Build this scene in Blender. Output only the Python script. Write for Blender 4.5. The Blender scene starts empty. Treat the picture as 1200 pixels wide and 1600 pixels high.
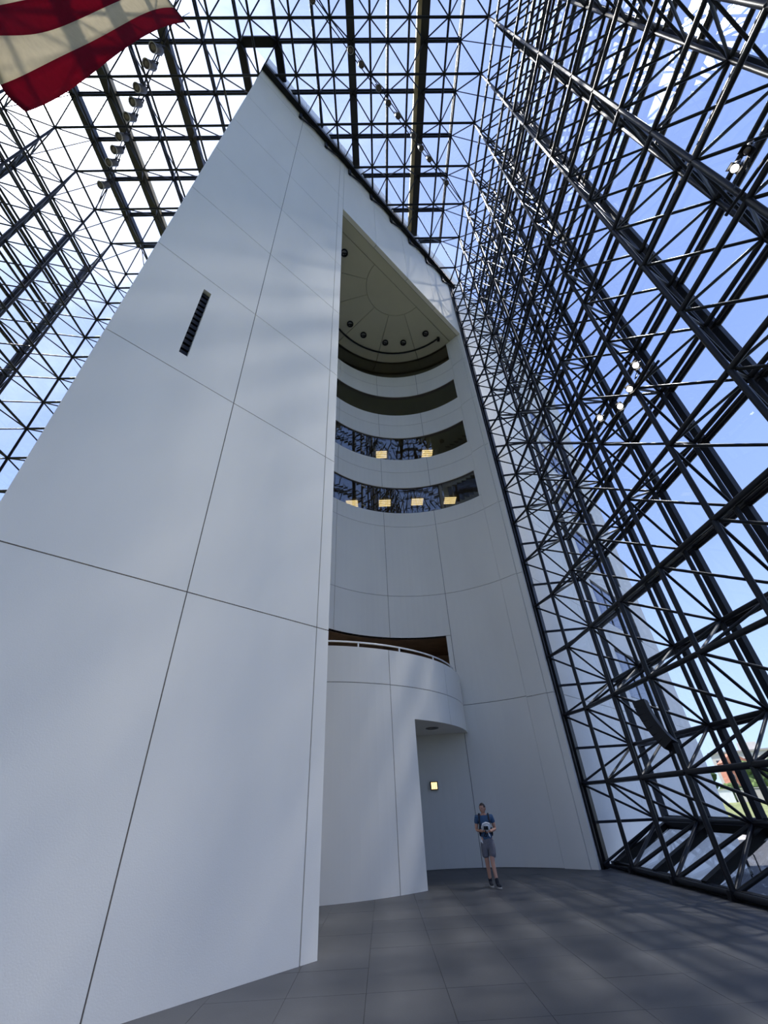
import bpy, bmesh, math, random
from mathutils import Vector, Matrix, Euler

random.seed(7)
SC = bpy.context.scene
COL = SC.collection
R2 = math.sqrt(0.5)

# ------------------------------------------------------------------ camera
cam_d = bpy.data.cameras.new('camera')
cam = bpy.data.objects.new('camera', cam_d)
COL.objects.link(cam)
FPX, PITCH, ROLL, YAW, EYE = 652.03, 0.6142, -0.053, 0.0315, 1.72
_F = Vector((math.sin(YAW) * math.cos(PITCH), math.cos(YAW) * math.cos(PITCH), math.sin(PITCH)))
_R0 = Vector((math.cos(YAW), -math.sin(YAW), 0))
_U0 = _R0.cross(_F)
_R = _R0 * math.cos(ROLL) + _U0 * math.sin(ROLL)
_U = -_R0 * math.sin(ROLL) + _U0 * math.cos(ROLL)
_m = Matrix(((_R.x, _U.x, -_F.x), (_R.y, _U.y, -_F.y), (_R.z, _U.z, -_F.z))).to_4x4()
_m.translation = Vector((0, 0, EYE))
cam.matrix_world = _m
cam_d.sensor_fit = 'HORIZONTAL'
cam_d.sensor_width = 36.0
cam_d.lens = FPX * 36.0 / 1200.0
cam_d.clip_end = 2000
cam_d.clip_start = 0.05
SC.camera = cam

# ------------------------------------------------------------------ sky, sun, exposure
SUN = Vector((-0.465, 0.085, 0.881)).normalized()
w = bpy.data.worlds.new('sky')
SC.world = w
w.use_nodes = True
N, L = w.node_tree.nodes, w.node_tree.links
N.clear()
def wn(t, **k):
    n = N.new(t)
    for a, b in k.items(): setattr(n, a, b)
    return n
def wmath(op, a, b=None):
    n = wn('ShaderNodeMath', operation=op)
    for i, v in enumerate((a, b)):
        if v is None: continue
        if isinstance(v, (int, float)): n.inputs[i].default_value = v
        else: L.new(v, n.inputs[i])
    return n.outputs[0]
tc = wn('ShaderNodeTexCoord')
sep = wn('ShaderNodeSeparateXYZ'); L.new(tc.outputs['Generated'], sep.inputs[0])
ramp = wn('ShaderNodeValToRGB')
cr = ramp.color_ramp
cr.elements[0].position = 0.0; cr.elements[0].color = (0.47, 0.60, 0.80, 1)
cr.elements[1].position = 1.0; cr.elements[1].color = (0.22, 0.31, 0.60, 1)
e = cr.elements.new(0.12); e.color = (0.38, 0.51, 0.76, 1)
e = cr.elements.new(0.38); e.color = (0.25, 0.355, 0.66, 1)
e = cr.elements.new(0.7); e.color = (0.20, 0.295, 0.59, 1)
L.new(wmath('MAXIMUM', sep.outputs[2], 0.0), ramp.inputs[0])
dot = wn('ShaderNodeVectorMath', operation='DOT_PRODUCT')
L.new(tc.outputs['Generated'], dot.inputs[0]); dot.inputs[1].default_value = SUN
d = wmath('MAXIMUM', dot.outputs['Value'], 0.0)
noi = wn('ShaderNodeTexNoise'); noi.inputs['Scale'].default_value = 5.0; noi.inputs['Detail'].default_value = 7.0
noi.inputs['Roughness'].default_value = 0.6
mp = wn('ShaderNodeMapping'); mp.inputs['Scale'].default_value = (1.0, 1.6, 1.0)
L.new(tc.outputs['Generated'], mp.inputs[0]); L.new(mp.outputs[0], noi.inputs['Vector'])
cl = wmath('MULTIPLY', wmath('MAXIMUM', wmath('SUBTRACT', noi.outputs[0], 0.42), 0.0), 5.0)
cloud = wmath('MULTIPLY', wmath('MINIMUM', cl, 1.0), wmath('MULTIPLY', wmath('POWER', d, 10.0), 0.3))
glow = wmath('ADD', wmath('MULTIPLY', wmath('POWER', d, 900.0), 60.0), wmath('MULTIPLY', wmath('POWER', d, 55.0), 1.5))
glow = wmath('ADD', glow, wmath('MULTIPLY', wmath('POWER', d, 5.0), 0.16))
glow = wmath('ADD', glow, cloud)
gc = wn('ShaderNodeMix', data_type='RGBA', blend_type='MULTIPLY'); gc.inputs['Factor'].default_value = 1.0
gc.inputs['A'].default_value = (1.0, 0.98, 0.96, 1)
L.new(glow, gc.inputs['B'])
addc = wn('ShaderNodeMix', data_type='RGBA', blend_type='ADD'); addc.inputs['Factor'].default_value = 1.0
L.new(ramp.outputs[0], addc.inputs['A']); L.new(gc.outputs['Result'], addc.inputs['B'])
bg = wn('ShaderNodeBackground'); L.new(addc.outputs['Result'], bg.inputs[0]); bg.inputs[1].default_value = 1.0
out = wn('ShaderNodeOutputWorld'); L.new(bg.outputs[0], out.inputs[0])

sun_d = bpy.data.lights.new('sun', 'SUN')
sun_d.energy = 4.4; sun_d.angle = math.radians(0.53); sun_d.color = (1.0, 0.93, 0.83)
sun = bpy.data.objects.new('sun', sun_d); COL.objects.link(sun)
sun.rotation_euler = (-SUN).to_track_quat('-Z', 'Y').to_euler()
# the sun mirrored by the right glass wall: a weak beam thrown back onto the lower tower wall and the floor
ref_d = bpy.data.lights.new('sun_reflection', 'SPOT')
ref_d.energy = 1050000.0; ref_d.color = (1.0, 0.96, 0.9); ref_d.shadow_soft_size = 4.2
ref_d.spot_size = math.radians(6.8); ref_d.spot_blend = 0.85
ref = bpy.data.objects.new('sun_reflection', ref_d); COL.objects.link(ref)
MIR = Vector((-SUN.x, SUN.y, SUN.z))
ref.location = Vector((-0.6, 7.9, 3.6)) + MIR * 150.0
ref.rotation_euler = (-MIR).to_track_quat('-Z', 'Y').to_euler()

SC.view_settings.view_transform = 'Standard'
SC.view_settings.look = 'None'
SC.view_settings.gamma = 1.0
SC.view_settings.use_curve_mapping = False
SC.view_settings.exposure = 1.0
SC.cycles.transparent_max_bounces = 24
SC.cycles.max_bounces = 8
SC.cycles.diffuse_bounces = 6
SC.cycles.caustics_reflective = True
SC.cycles.caustics_refractive = False

# ------------------------------------------------------------------ materials
MATS = {}
def mat(name, col, rough=0.6, metal=0.0, noise=0.0, nscale=2.0, stretch=(1, 1, 1), bump=0.0, emit=None, estr=0.0, spec=0.5, transl=0.0):
    m = bpy.data.materials.new(name); m.use_nodes = True
    nt = m.node_tree; b = nt.nodes['Principled BSDF']
    b.inputs['Base Color'].default_value = (*col, 1); b.inputs['Roughness'].default_value = rough
    b.inputs['Metallic'].default_value = metal; b.inputs['Specular IOR Level'].default_value = spec
    if emit: b.inputs['Emission Color'].default_value = (*emit, 1); b.inputs['Emission Strength'].default_value = estr
    if noise or bump:
        g = nt.nodes.new('ShaderNodeNewGeometry'); mp = nt.nodes.new('ShaderNodeMapping')
        mp.inputs['Scale'].default_value = stretch
        nz = nt.nodes.new('ShaderNodeTexNoise'); nz.inputs['Scale'].default_value = nscale; nz.inputs['Detail'].default_value = 6
        nt.links.new(g.outputs['Position'], mp.inputs[0]); nt.links.new(mp.outputs[0], nz.inputs['Vector'])
        if noise:
            r = nt.nodes.new('ShaderNodeValToRGB')
            r.color_ramp.elements[0].position = 0.3; r.color_ramp.elements[1].position = 0.7
            r.color_ramp.elements[0].color = (*[c * (1 - noise) for c in col], 1)
            r.color_ramp.elements[1].color = (*[min(1, c * (1 + noise)) for c in col], 1)
            nt.links.new(nz.outputs[0], r.inputs[0]); nt.links.new(r.outputs[0], b.inputs['Base Color'])
        if bump:
            n2 = nt.nodes.new('ShaderNodeTexNoise'); n2.inputs['Scale'].default_value = 60; n2.inputs['Detail'].default_value = 3
            nt.links.new(g.outputs['Position'], n2.inputs['Vector'])
            bp = nt.nodes.new('ShaderNodeBump'); bp.inputs['Strength'].default_value = bump; bp.inputs['Distance'].default_value = 0.01
            nt.links.new(n2.outputs[0], bp.inputs['Height']); nt.links.new(bp.outputs[0], b.inputs['Normal'])
    if transl:
        tr = nt.nodes.new('ShaderNodeBsdfTranslucent'); mx = nt.nodes.new('ShaderNodeMixShader')
        mx.inputs[0].default_value = transl
        o = nt.nodes['Material Output']
        src = b.inputs['Base Color'].links[0].from_socket if b.inputs['Base Color'].links else None
        if src: nt.links.new(src, tr.inputs[0])
        else: tr.inputs[0].default_value = (*col, 1)
        nt.links.new(b.outputs[0], mx.inputs[1]); nt.links.new(tr.outputs[0], mx.inputs[2]); nt.links.new(mx.outputs[0], o.inputs[0])
    MATS[name] = m
    return m

def glass(name, tint, base, slope):
    m = bpy.data.materials.new(name); m.use_nodes = True
    nt = m.node_tree; nt.nodes.clear()
    o = nt.nodes.new('ShaderNodeOutputMaterial')
    t = nt.nodes.new('ShaderNodeBsdfTransparent'); t.inputs[0].default_value = (*tint, 1)
    g = nt.nodes.new('ShaderNodeBsdfGlossy'); g.inputs['Roughness'].default_value = 0.0; g.inputs['Color'].default_value = (0.93, 0.96, 1.0, 1)
    lw = nt.nodes.new('ShaderNodeLayerWeight'); lw.inputs['Blend'].default_value = 0.5
    p = nt.nodes.new('ShaderNodeMath'); p.operation = 'POWER'; p.inputs[1].default_value = 5.0
    q = nt.nodes.new('ShaderNodeMath'); q.operation = 'MULTIPLY_ADD'; q.inputs[1].default_value = slope; q.inputs[2].default_value = base
    x = nt.nodes.new('ShaderNodeMixShader')
    nt.links.new(lw.outputs['Facing'], p.inputs[0]); nt.links.new(p.outputs[0], q.inputs[0]); nt.links.new(q.outputs[0], x.inputs[0])
    nt.links.new(t.outputs[0], x.inputs[1]); nt.links.new(g.outputs[0], x.inputs[2]); nt.links.new(x.outputs[0], o.inputs[0])
    MATS[name] = m
    return m

M_STEEL = mat('dark painted steel', (0.011, 0.012, 0.015), 0.40, noise=0.15, nscale=4, spec=0.32)
M_MULL = mat('dark bronze mullion', (0.010, 0.012, 0.019), 0.5, spec=0.35)
M_MULLR = mat('dark glossy glazing pipe', (0.012, 0.012, 0.015), 0.27, spec=0.6)
M_BEAM = mat('dark roof beam', (0.03, 0.027, 0.025), 0.5)
M_TAN = mat('tan lit beam side', (0.55, 0.43, 0.24), 0.6, noise=0.15, nscale=3)  # beam sides catching light, painted in as tan strips
M_GLASS = glass('atrium glass', (0.93, 0.95, 0.975), 0.035, 0.95)
M_WGLASS = glass('dark window glass', (0.66, 0.67, 0.63), 0.115, 0.88)
M_CONC = mat('white precast concrete', (0.86, 0.822, 0.745), 0.75, noise=0.03, nscale=0.7, stretch=(1, 1, 0.35), bump=0.08)
M_JOINT = mat('brown joint sealant', (0.20, 0.17, 0.15), 0.9)
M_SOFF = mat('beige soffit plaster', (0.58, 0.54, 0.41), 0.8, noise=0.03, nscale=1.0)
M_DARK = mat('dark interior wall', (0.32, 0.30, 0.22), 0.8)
M_BROWN = mat('brown timber wall', (0.30, 0.19, 0.11), 0.6, noise=0.2, nscale=2)
M_BLACK = mat('black metal', (0.006, 0.006, 0.007), 0.5, spec=0.3)
M_FLOOR = mat('dark grey floor tile', (0.080, 0.080, 0.083), 0.5, noise=0.10, nscale=1.6, bump=0.12)
M_GROUT = mat('floor grout', (0.06, 0.062, 0.066), 0.8)
M_RAIL = mat('white painted rail', (0.8, 0.8, 0.8), 0.4)
M_LITP = mat('lit ceiling panel', (0.9, 0.8, 0.6), 0.5, emit=(1.0, 0.74, 0.36), estr=1.15)
M_LAMP = mat('lit lamp lens', (1, 1, 1), 0.5, emit=(1.0, 0.94, 0.85), estr=6.0)
M_AMBER = mat('lit amber diffuser', (1, 0.8, 0.5), 0.5, emit=(1.0, 0.66, 0.26), estr=1.2)
M_GREYM = mat('grey lamp housing', (0.055, 0.055, 0.055), 0.35)
M_RIM = mat('pale lamp rim', (0.30, 0.29, 0.28), 0.4)
M_LENS = mat('unlit lamp lens', (0.13, 0.105, 0.10), 0.25)
M_RED = mat('red flag cloth', (0.28, 0.010, 0.045), 0.85, noise=0.08, nscale=6, transl=0.8)
M_WHITE = mat('white flag cloth', (0.62, 0.57, 0.47), 0.85, noise=0.05, nscale=6, transl=0.8)
M_BLUEF = mat('blue flag cloth', (0.02, 0.03, 0.16), 0.85, transl=0.5)
M_SKIN = mat('skin', (0.50, 0.27, 0.19), 0.55)
M_HAIR = mat('dark brown hair', (0.03, 0.02, 0.016), 0.6)
M_SHIRT = mat('blue shirt cloth', (0.045, 0.10, 0.20), 0.9, noise=0.12, nscale=20)
M_SHORT = mat('grey shorts cloth', (0.16, 0.16, 0.19), 0.9, noise=0.12, nscale=25)
M_SOLE = mat('pale grey sole', (0.45, 0.44, 0.42), 0.7)
M_NAVY = mat('black fabric', (0.014, 0.016, 0.024), 0.85)
M_PAPER = mat('white cloth and paper', (0.85, 0.85, 0.86), 0.8)
M_LAWN = mat('lawn grass', (0.19, 0.21, 0.075), 0.95, noise=0.25, nscale=0.25)
M_WATER = mat('harbour water', (0.02, 0.045, 0.06), 0.18, bump=0.0)
M_PAVE = mat('pale outdoor paving', (0.50, 0.46, 0.41), 0.9, noise=0.08, nscale=0.5)
M_GRAV = mat('dark outdoor gravel', (0.085, 0.085, 0.09), 0.95, noise=0.12, nscale=1.2)
M_LEAF = mat('tree foliage', (0.045, 0.085, 0.025), 0.9, noise=0.5, nscale=0.8)
M_LEAF2 = mat('light tree foliage', (0.10, 0.15, 0.04), 0.9, noise=0.5, nscale=0.8)
M_BARK = mat('tree bark', (0.09, 0.065, 0.045), 0.9)
M_BRICK = mat('red brickwork', (0.48, 0.20, 0.13), 0.9, noise=0.1, nscale=1.0)
M_PALEW = mat('pale building wall', (0.62, 0.58, 0.54), 0.9)
M_ROOFT = mat('grey roof', (0.36, 0.33, 0.32), 0.9)
M_WIN = mat('distant window glass', (0.06, 0.06, 0.08), 0.2)
M_BLUEW = mat('blue grey window glass', (0.045, 0.065, 0.16), 0.08, spec=0.5)

# ------------------------------------------------------------------ helpers
def link(name, data, parent=None):
    o = bpy.data.objects.new(name, data); COL.objects.link(o)
    if parent is not None: o.parent = parent
    return o
def tag(o, label=None, cat=None, group=None, kind=None):
    if label: o['label'] = label
    if cat: o['category'] = cat
    if group: o['group'] = group
    if kind: o['kind'] = kind
    return o
def thing(name, label, cat, loc=(0, 0, 0), group=None, kind=None, rot=None):
    o = link(name, None); o.location = loc
    if rot is not None: o.rotation_euler = rot
    return tag(o, label, cat, group, kind)

class MB:
    def __init__(s): s.v, s.f = [], []
    def hexa(s, p):                      # 8 points: bottom 4 ccw, top 4
        b = len(s.v); s.v += [tuple(q) for q in p]
        for f in ((3, 2, 1, 0), (4, 5, 6, 7), (0, 1, 5, 4), (1, 2, 6, 5), (2, 3, 7, 6), (3, 0, 4, 7)):
            s.f.append(tuple(b + i for i in f))
        return s
    def box(s, c, dx, dy=None, dz=None):
        if dy is None: dx, dy, dz = dx
        c = Vector(c); x, y, z = dx / 2, dy / 2, dz / 2
        return s.hexa([c + Vector(q) for q in ((-x, -y, -z), (x, -y, -z), (x, y, -z), (-x, y, -z), (-x, -y, z), (x, -y, z), (x, y, z), (-x, y, z))])
    def bar(s, a, b, w, h, up=(0, 0, 1)):    # rectangular bar a->b
        a, b = Vector(a), Vector(b); d = (b - a).normalized(); up = Vector(up)
        if abs(d.dot(up)) > 0.97: up = Vector((1, 0, 0))
        x = d.cross(up).normalized() * w / 2; y = x.cross(d).normalized() * h / 2
        return s.hexa([a - x - y, a + x - y, a + x + y, a - x + y, b - x - y, b + x - y, b + x + y, b - x + y])
    def tube(s, pts, r, n=8, caps=True):
        pts = [Vector(p) for p in pts]; rs = r if isinstance(r, (list, tuple)) else [r] * len(pts)
        base = len(s.v); prev = None
        for i, p in enumerate(pts):
            t = (pts[min(i + 1, len(pts) - 1)] - pts[max(i - 1, 0)]).normalized()
            if prev is None:
                x = t.orthogonal().normalized()
            else:
                x = (prev - t * prev.dot(t)).normalized()
            prev = x; y = t.cross(x)
            for k in range(n):
                a = 2 * math.pi * k / n
                s.v.append(tuple(p + (x * math.cos(a) + y * math.sin(a)) * rs[i]))
        for i in range(len(pts) - 1):
            for k in range(n):
                a0 = base + i * n + k; a1 = base + i * n + (k + 1) % n
                s.f.append((a0, a1, a1 + n, a0 + n))
        if caps:
            s.f.append(tuple(base + k for k in reversed(range(n))))
            e = base + (len(pts) - 1) * n
            s.f.append(tuple(e + k for k in range(n)))
        return s
    def prism(s, poly, d):               # convex polygon extruded by vector d
        b = len(s.v); n = len(poly); d = Vector(d)
        s.v += [tuple(Vector(p)) for p in poly] + [tuple(Vector(p) + d) for p in poly]
        s.f.append(tuple(b + i for i in reversed(range(n)))); s.f.append(tuple(b + n + i for i in range(n)))
        for i in range(n):
            j = (i + 1) % n; s.f.append((b + i, b + j, b + n + j, b + n + i))
        return s
    def lathe(s, prof, n=16, M=None, caps=True):    # prof: [(r,z)]
        b = len(s.v); M = M or Matrix()
        for r, z in prof:
            for k in range(n):
                a = 2 * math.pi * k / n
                s.v.append(tuple(M @ Vector((r * math.cos(a), r * math.sin(a), z))))
        m = len(prof)
        for i in range(m - 1):
            for k in range(n):
                a0 = b + i * n + k; a1 = b + i * n + (k + 1) % n
                s.f.append((a0, a1, a1 + n, a0 + n))
        if caps: s.f.append(tuple(b + k for k in reversed(range(n)))); s.f.append(tuple(b + (m - 1) * n + k for k in range(n)))
        return s
    def mesh(s, m, smooth=False):
        me = bpy.data.meshes.new('m'); me.from_pydata(s.v, [], s.f); me.materials.append(m)
        if smooth:
            for p in me.polygons: p.use_smooth = True
        me.update(); return me
    def obj(s, name, m, parent=None, smooth=False):
        me = s.mesh(m, smooth); me.name = name
        return link(name, me, parent)

def unit_cyl(m, n=9):
    b = MB(); b.tube([(0, 0, 0), (0, 0, 1)], 1.0, n); me = b.mesh(m)
    for p in me.polygons: p.use_smooth = len(p.vertices) == 4
    return me
CYL = unit_cyl(M_STEEL)
PIPE = unit_cyl(M_MULLR, 14)
CUBE_CACHE = {}
def cube(m):
    if m.name not in CUBE_CACHE:
        CUBE_CACHE[m.name] = MB().box((0, 0, 0), 1, 1, 1).mesh(m)
    return CUBE_CACHE[m.name]
def cyl_obj(name, a, b, r, parent, me=None):
    a, b = Vector(a), Vector(b); d = b - a
    o = link(name, me or CYL, parent)
    q = d.to_track_quat('Z', 'Y').to_matrix().to_4x4()
    o.matrix_world = Matrix.Translation(a) @ q @ Matrix.Diagonal((r, r, d.length, 1))
    return o
def bar_obj(name, a, b, w, h, m, parent, up):
    """box whose long axis runs a->b, h measured along up"""
    a, b = Vector(a), Vector(b); d = (b - a); up = Vector(up)
    z = d.normalized(); x = up.cross(z).normalized(); y = z.cross(x)
    o = link(name, cube(m), parent)
    Rm = Matrix((x, y, z)).transposed().to_4x4()
    o.matrix_world = Matrix.Translation((a + b) / 2) @ Rm @ Matrix.Diagonal((w, h, d.length, 1))
    return o

# tower frame: u along the white face, n into the tower, z up
PC = 9.4
def T(u, n, z):
    s = u / R2; d = n / R2 + PC
    return Vector(((s - d) / 2, (s + d) / 2, z))
UD, ND = Vector((R2, R2, 0)), Vector((-R2, R2, 0))
def tbox_obj(name, u0, u1, n0, n1, z0, z1, m, parent):
    o = link(name, cube(m), parent)
    Rm = Matrix((UD, ND, Vector((0, 0, 1)))).transposed().to_4x4()
    o.matrix_world = Matrix.Translation(T((u0 + u1) / 2, (n0 + n1) / 2, (z0 + z1) / 2)) @ Rm @ Matrix.Diagonal((u1 - u0, n1 - n0, z1 - z0, 1))
    return o
def arc_mb(cu, cn, r0, r1, a0, a1, z0, z1, step=3.0):
    """curved slab, angles in degrees, in tower coordinates"""
    mb = MB(); k = max(2, int(math.ceil(abs(a1 - a0) / step))); P = []
    for i in range(k + 1):
        a = math.radians(a0 + (a1 - a0) * i / k); c, s = math.cos(a), math.sin(a)
        P.append([T(cu + r * c, cn + r * s, z) for r, z in ((r0, z0), (r1, z0), (r1, z1), (r0, z1))])
    b = 0
    for q in P: mb.v += [tuple(p) for p in q]
    for i in range(k):
        o = i * 4
        for j in range(4):
            j2 = (j + 1) % 4; mb.f.append((o + j, o + j2, o + 4 + j2, o + 4 + j))
    mb.f.append((3, 2, 1, 0)); e = k * 4; mb.f.append((e, e + 1, e + 2, e + 3))
    return mb

# ------------------------------------------------------------------ floor
floor = thing('floor', 'dark grey tiled floor of the glass hall below the white tower', 'floor', kind='structure')
MB().box((-5.2, 4.2, -0.84), 24.2, 28.6, 1.65).obj('slab', M_GROUT, floor)
TS = 0.915
tile_me = cube(M_FLOOR)
for ix in range(-6, 8):
    for iy in range(-1, 19):
        x0 = 0.645 + ix * TS; y0 = 0.62 + iy * TS
        x1 = min(x0 + TS, 6.40); y1 = y0 + TS
        if x1 - x0 < 0.1: continue
        cx, cy = (x0 + x1) / 2, (y0 + y1) / 2
        n = (cy - cx - PC) * R2; u = (cy + cx) * R2
        if n > 0.75 and not (5.4 < u < 15.4 and math.hypot(u - 10.0, n - 0.8) < 5.6): continue
        if n > 0.6 and (u < 4.5 or u > 16): continue
        if cy < 1.2: continue
        o = link('tile', tile_me, floor); o.location = (cx, cy, -0.011 + random.uniform(-0.0015, 0.0))
        o.scale = (x1 - x0 - 0.004, TS - 0.004, 0.02)

# ------------------------------------------------------------------ white tower
tower = thing('wall_front', 'tall white precast concrete tower wall with a curved recess', 'wall', loc=(0, 0, 0), kind='structure')
J = 0.010
ROWS = [0.0, 4.72, 9.35, 13.05, 16.7, 20.4, 24.05, 27.75, 31.9, 36.3]
PT = 0.22
def panel(u0, u1, z0, z1): tbox_obj('panel', u0 + J, u1 - J, 0.0, PT, z0 + (J if z0 > 0 else 0), z1 - J, M_CONC, tower)
slot = (0.91, 1.10, 9.9, 12.55)
for r in range(len(ROWS) - 1):
    z0, z1 = ROWS[r], ROWS[r + 1]
    for u0, u1 in ((-0.36, 2.29), (2.29, 4.93), (4.93, 5.24)):
        if r == 2 and u0 < 0:          # the panel that holds the narrow louvred slot
            mb = MB()
            def tb(a, b, c, d_):
                mb.hexa([T(a, 0, c), T(b, 0, c), T(b, PT, c), T(a, PT, c), T(a, 0, d_), T(b, 0, d_), T(b, PT, d_), T(a, PT, d_)])
            tb(u0 + J, slot[0], z0 + J, z1 - J); tb(slot[1], u1 - J, z0 + J, z1 - J)
            tb(slot[0], slot[1], z0 + J, slot[2]); tb(slot[0], slot[1], slot[3], z1 - J)
            mb.obj('panel', M_CONC, tower)
        else: panel(u0, u1, z0, z1)
# header over the recess
HZ = 26.52
for u0, u1 in ((5.24, 7.62), (7.62, 10.15), (10.15, 12.65), (12.65, 15.14)):
    panel(u0, u1, HZ - J, 31.9); panel(u0, u1, 31.9, 36.3)
# right pier and the part of the face that stands outdoors
for r in range(len(ROWS) - 1):
    z0, z1 = ROWS[r], ROWS[r + 1]
    for u0, u1 in ((15.14, 17.7), (17.7, 20.4), (20.4, 23.7), (30.0, 33.3)): panel(u0, u1, z0 if (r or u0 < 17) else -1.7, z1)
WZ = [(5.5, 7.85), (9.35, 11.75), (13.05, 15.4), (16.75, 19.1), (20.45, 22.8), (24.1, 26.45)]
zb = -1.7
for k, (a, b) in enumerate(WZ + [(36.3, 36.3)]):
    panel(23.7, 26.85, zb, a); panel(26.85, 30.0, zb, a); zb = b
for k, (a, b) in enumerate(WZ):
    wnd = thing('window_%d' % (k + 6), 'blue tinted ribbon window on the outdoor tower face, floor %d from the ground' % (k + 1), 'window', kind='structure')
    f = MB()
    def tb2(u0, u1, n0, n1, z0, z1): f.hexa([T(u0, n0, z0), T(u1, n0, z0), T(u1, n1, z0), T(u0, n1, z0), T(u0, n0, z1), T(u1, n0, z1), T(u1, n1, z1), T(u0, n1, z1)])
    for uu in (23.74, 25.55, 27.6, 29.93): tb2(uu - 0.035, uu + 0.035, 0.06, 0.16, a, b)
    tb2(23.7, 30.0, 0.06, 0.16, a, a + 0.06); tb2(23.7, 30.0, 0.06, 0.16, b - 0.06, b)
    f.obj('frame', M_BLACK, wnd)
    for u0, u1 in ((23.775, 25.515), (25.585, 27.565), (27.635, 29.895)): tbox_obj('pane', u0, u1, 0.10, 0.12, a + 0.06, b - 0.06, M_BLUEW, wnd)
# backing behind the joints, core and far faces of the triangular tower
back = MB()
def bk(u0, u1, n0, n1, z0, z1): back.hexa([T(u0, n0, z0), T(u1, n0, z0), T(u1, n1, z0), T(u0, n1, z0), T(u0, n0, z1), T(u1, n0, z1), T(u1, n1, z1), T(u0, n1, z1)])
for (u0, u1, z0, z1) in ((-0.34, 0.88, 0, 36.2), (1.13, 5.2, 0, 36.2), (0.88, 1.13, 0, 9.88), (0.88, 1.13, 12.58, 36.2), (5.2, 15.2, HZ + 0.02, 36.2), (15.16, 23.73, -1.65, 36.2), (29.97, 33.2, -1.65, 36.2)):
    bk(u0, u1, 0.02 if z1 > 0 else 0, PT + 0.06, z0, z1)
bk(23.6, 30.1, PT + 0.02, PT + 0.1, -1.65, 36.2)
bk(0.85, 1.16, PT + 0.07, PT + 0.2, 9.8, 12.7)
back.obj('joint_backing', M_JOINT, tower)
side = MB()
pl, pr, pb = T(-0.36, 0.26, -1.7), T(33.3, 0.26, -1.7), Vector((-4.95, 28.3, -1.7))
for a, b in ((pl, pb), (pb, pr)):
    d = (b - a).normalized(); nrm = Vector((d.y, -d.x, 0)) * 0.15
    side.hexa([a, b, b + nrm, a + nrm] + [p + Vector((0, 0, 38.0)) for p in (a, b, b + nrm, a + nrm)])
side.obj('outer_face', M_CONC, tower)
MB().prism([pl + Vector((0.2, 0.5, 36.9)), pr + Vector((-0.4, -0.2, 36.9)), pb + Vector((0.3, -0.5, 36.9))], (0, 0, 0.3)).obj('tower_roof', M_ROOFT, tower)

# slot louvres
sw = thing('window_5', 'narrow black louvred vertical slot in the white wall', 'window', kind='structure')
for k in range(13):
    z = slot[2] + 0.1 + k * 0.2
    o = tbox_obj('louver', slot[0] + 0.003, slot[1] - 0.003, 0.09, 0.20, z, z + 0.12, M_BLACK, sw)
tbox_obj('slot_back', slot[0], slot[1], PT + 0.01, PT + 0.05, slot[2], slot[3], M_BLACK, sw)

# curved recess
RU, RN, RR = 10.0, 0.8, 5.1
recess = thing('wall_recess', 'white curved concrete wall of the deep recess in the tower', 'wall', kind='structure')
AJ = [0.0, 2.2, 30.6, 59.6, 88.6, 117.6, 146.6, 180.0]
BANDS = [(13.9, 15.53), (17.55, 19.25), (21.2, 22.9), (24.88, HZ)]
SP = [(0.0, 4.75), (4.75, 9.35), (9.35, 13.05), (13.05, 13.9), (15.53, 16.6), (16.6, 17.55), (19.25, 20.3), (20.3, 21.2), (22.9, 23.95), (23.95, 24.88)]
da = math.degrees(J / RR)
DO = (33.0, 160.0, 4.75, 7.47)    # gallery opening above the balcony
def curved(a0, a1, z0, z1, mt=M_CONC, name='panel', par=recess, r0=RR, r1=RR + 0.2):
    return arc_mb(RU, RN, r0, r1, a0 + da, a1 - da, z0 + J, z1 - J).obj(name, mt, par)
for z0, z1 in SP:
    for i in range(1, len(AJ) - 1):
        a0, a1 = AJ[i], AJ[i + 1]
        if z0 == 4.75:
            if i == 1: curved(a0, a1, z0, z1); continue
            lo = max(a0, DO[0])
            if a0 < DO[0]: curved(a0, DO[0], z0, DO[3])
            if a1 > DO[1]: curved(DO[1], a1, z0, DO[3])
            curved(a0, a1, DO[3], z1)
        else: curved(a0, a1, z0, z1)
# end piers beside the window bands
for z0, z1 in BANDS:
    curved(AJ[1], 3.6, z0, z1); curved(176.0, 180.0, z0, z1)
# straight jambs from the recess to the face
for r in range(len(ROWS) - 1):
    z0, z1 = ROWS[r], min(ROWS[r + 1], HZ)
    if z0 >= HZ: break
    for uu0, uu1 in ((15.1, 15.32), (4.7, 4.9)):
        tbox_obj('jamb_panel', uu0, uu1, PT + J, 1.0, z0 + J * (z0 > 0), z1 - J, M_CONC, recess)
bb = MB()
for z0, z1 in ((0, 4.76), (7.48, 13.9), (15.53, 17.55), (19.25, 21.2), (22.9, 24.88)):
    m2 = arc_mb(RU, RN, RR + 0.03, RR + 0.24, 0, 180, z0, z1 - 0.0); o = len(bb.v); bb.v += m2.v; bb.f += [tuple(i + o for i in f) for f in m2.f]
m2 = arc_mb(RU, RN, RR + 0.03, RR + 0.24, 0, DO[0] - 0.3, 4.7, 7.5); o = len(bb.v); bb.v += m2.v; bb.f += [tuple(i + o for i in f) for f in m2.f]
m2 = arc_mb(RU, RN, RR + 0.03, RR + 0.24, DO[1] + 0.3, 180, 4.7, 7.5); o = len(bb.v); bb.v += m2.v; bb.f += [tuple(i + o for i in f) for f in m2.f]
bb.obj('joint_backing', M_JOINT, recess)
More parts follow.
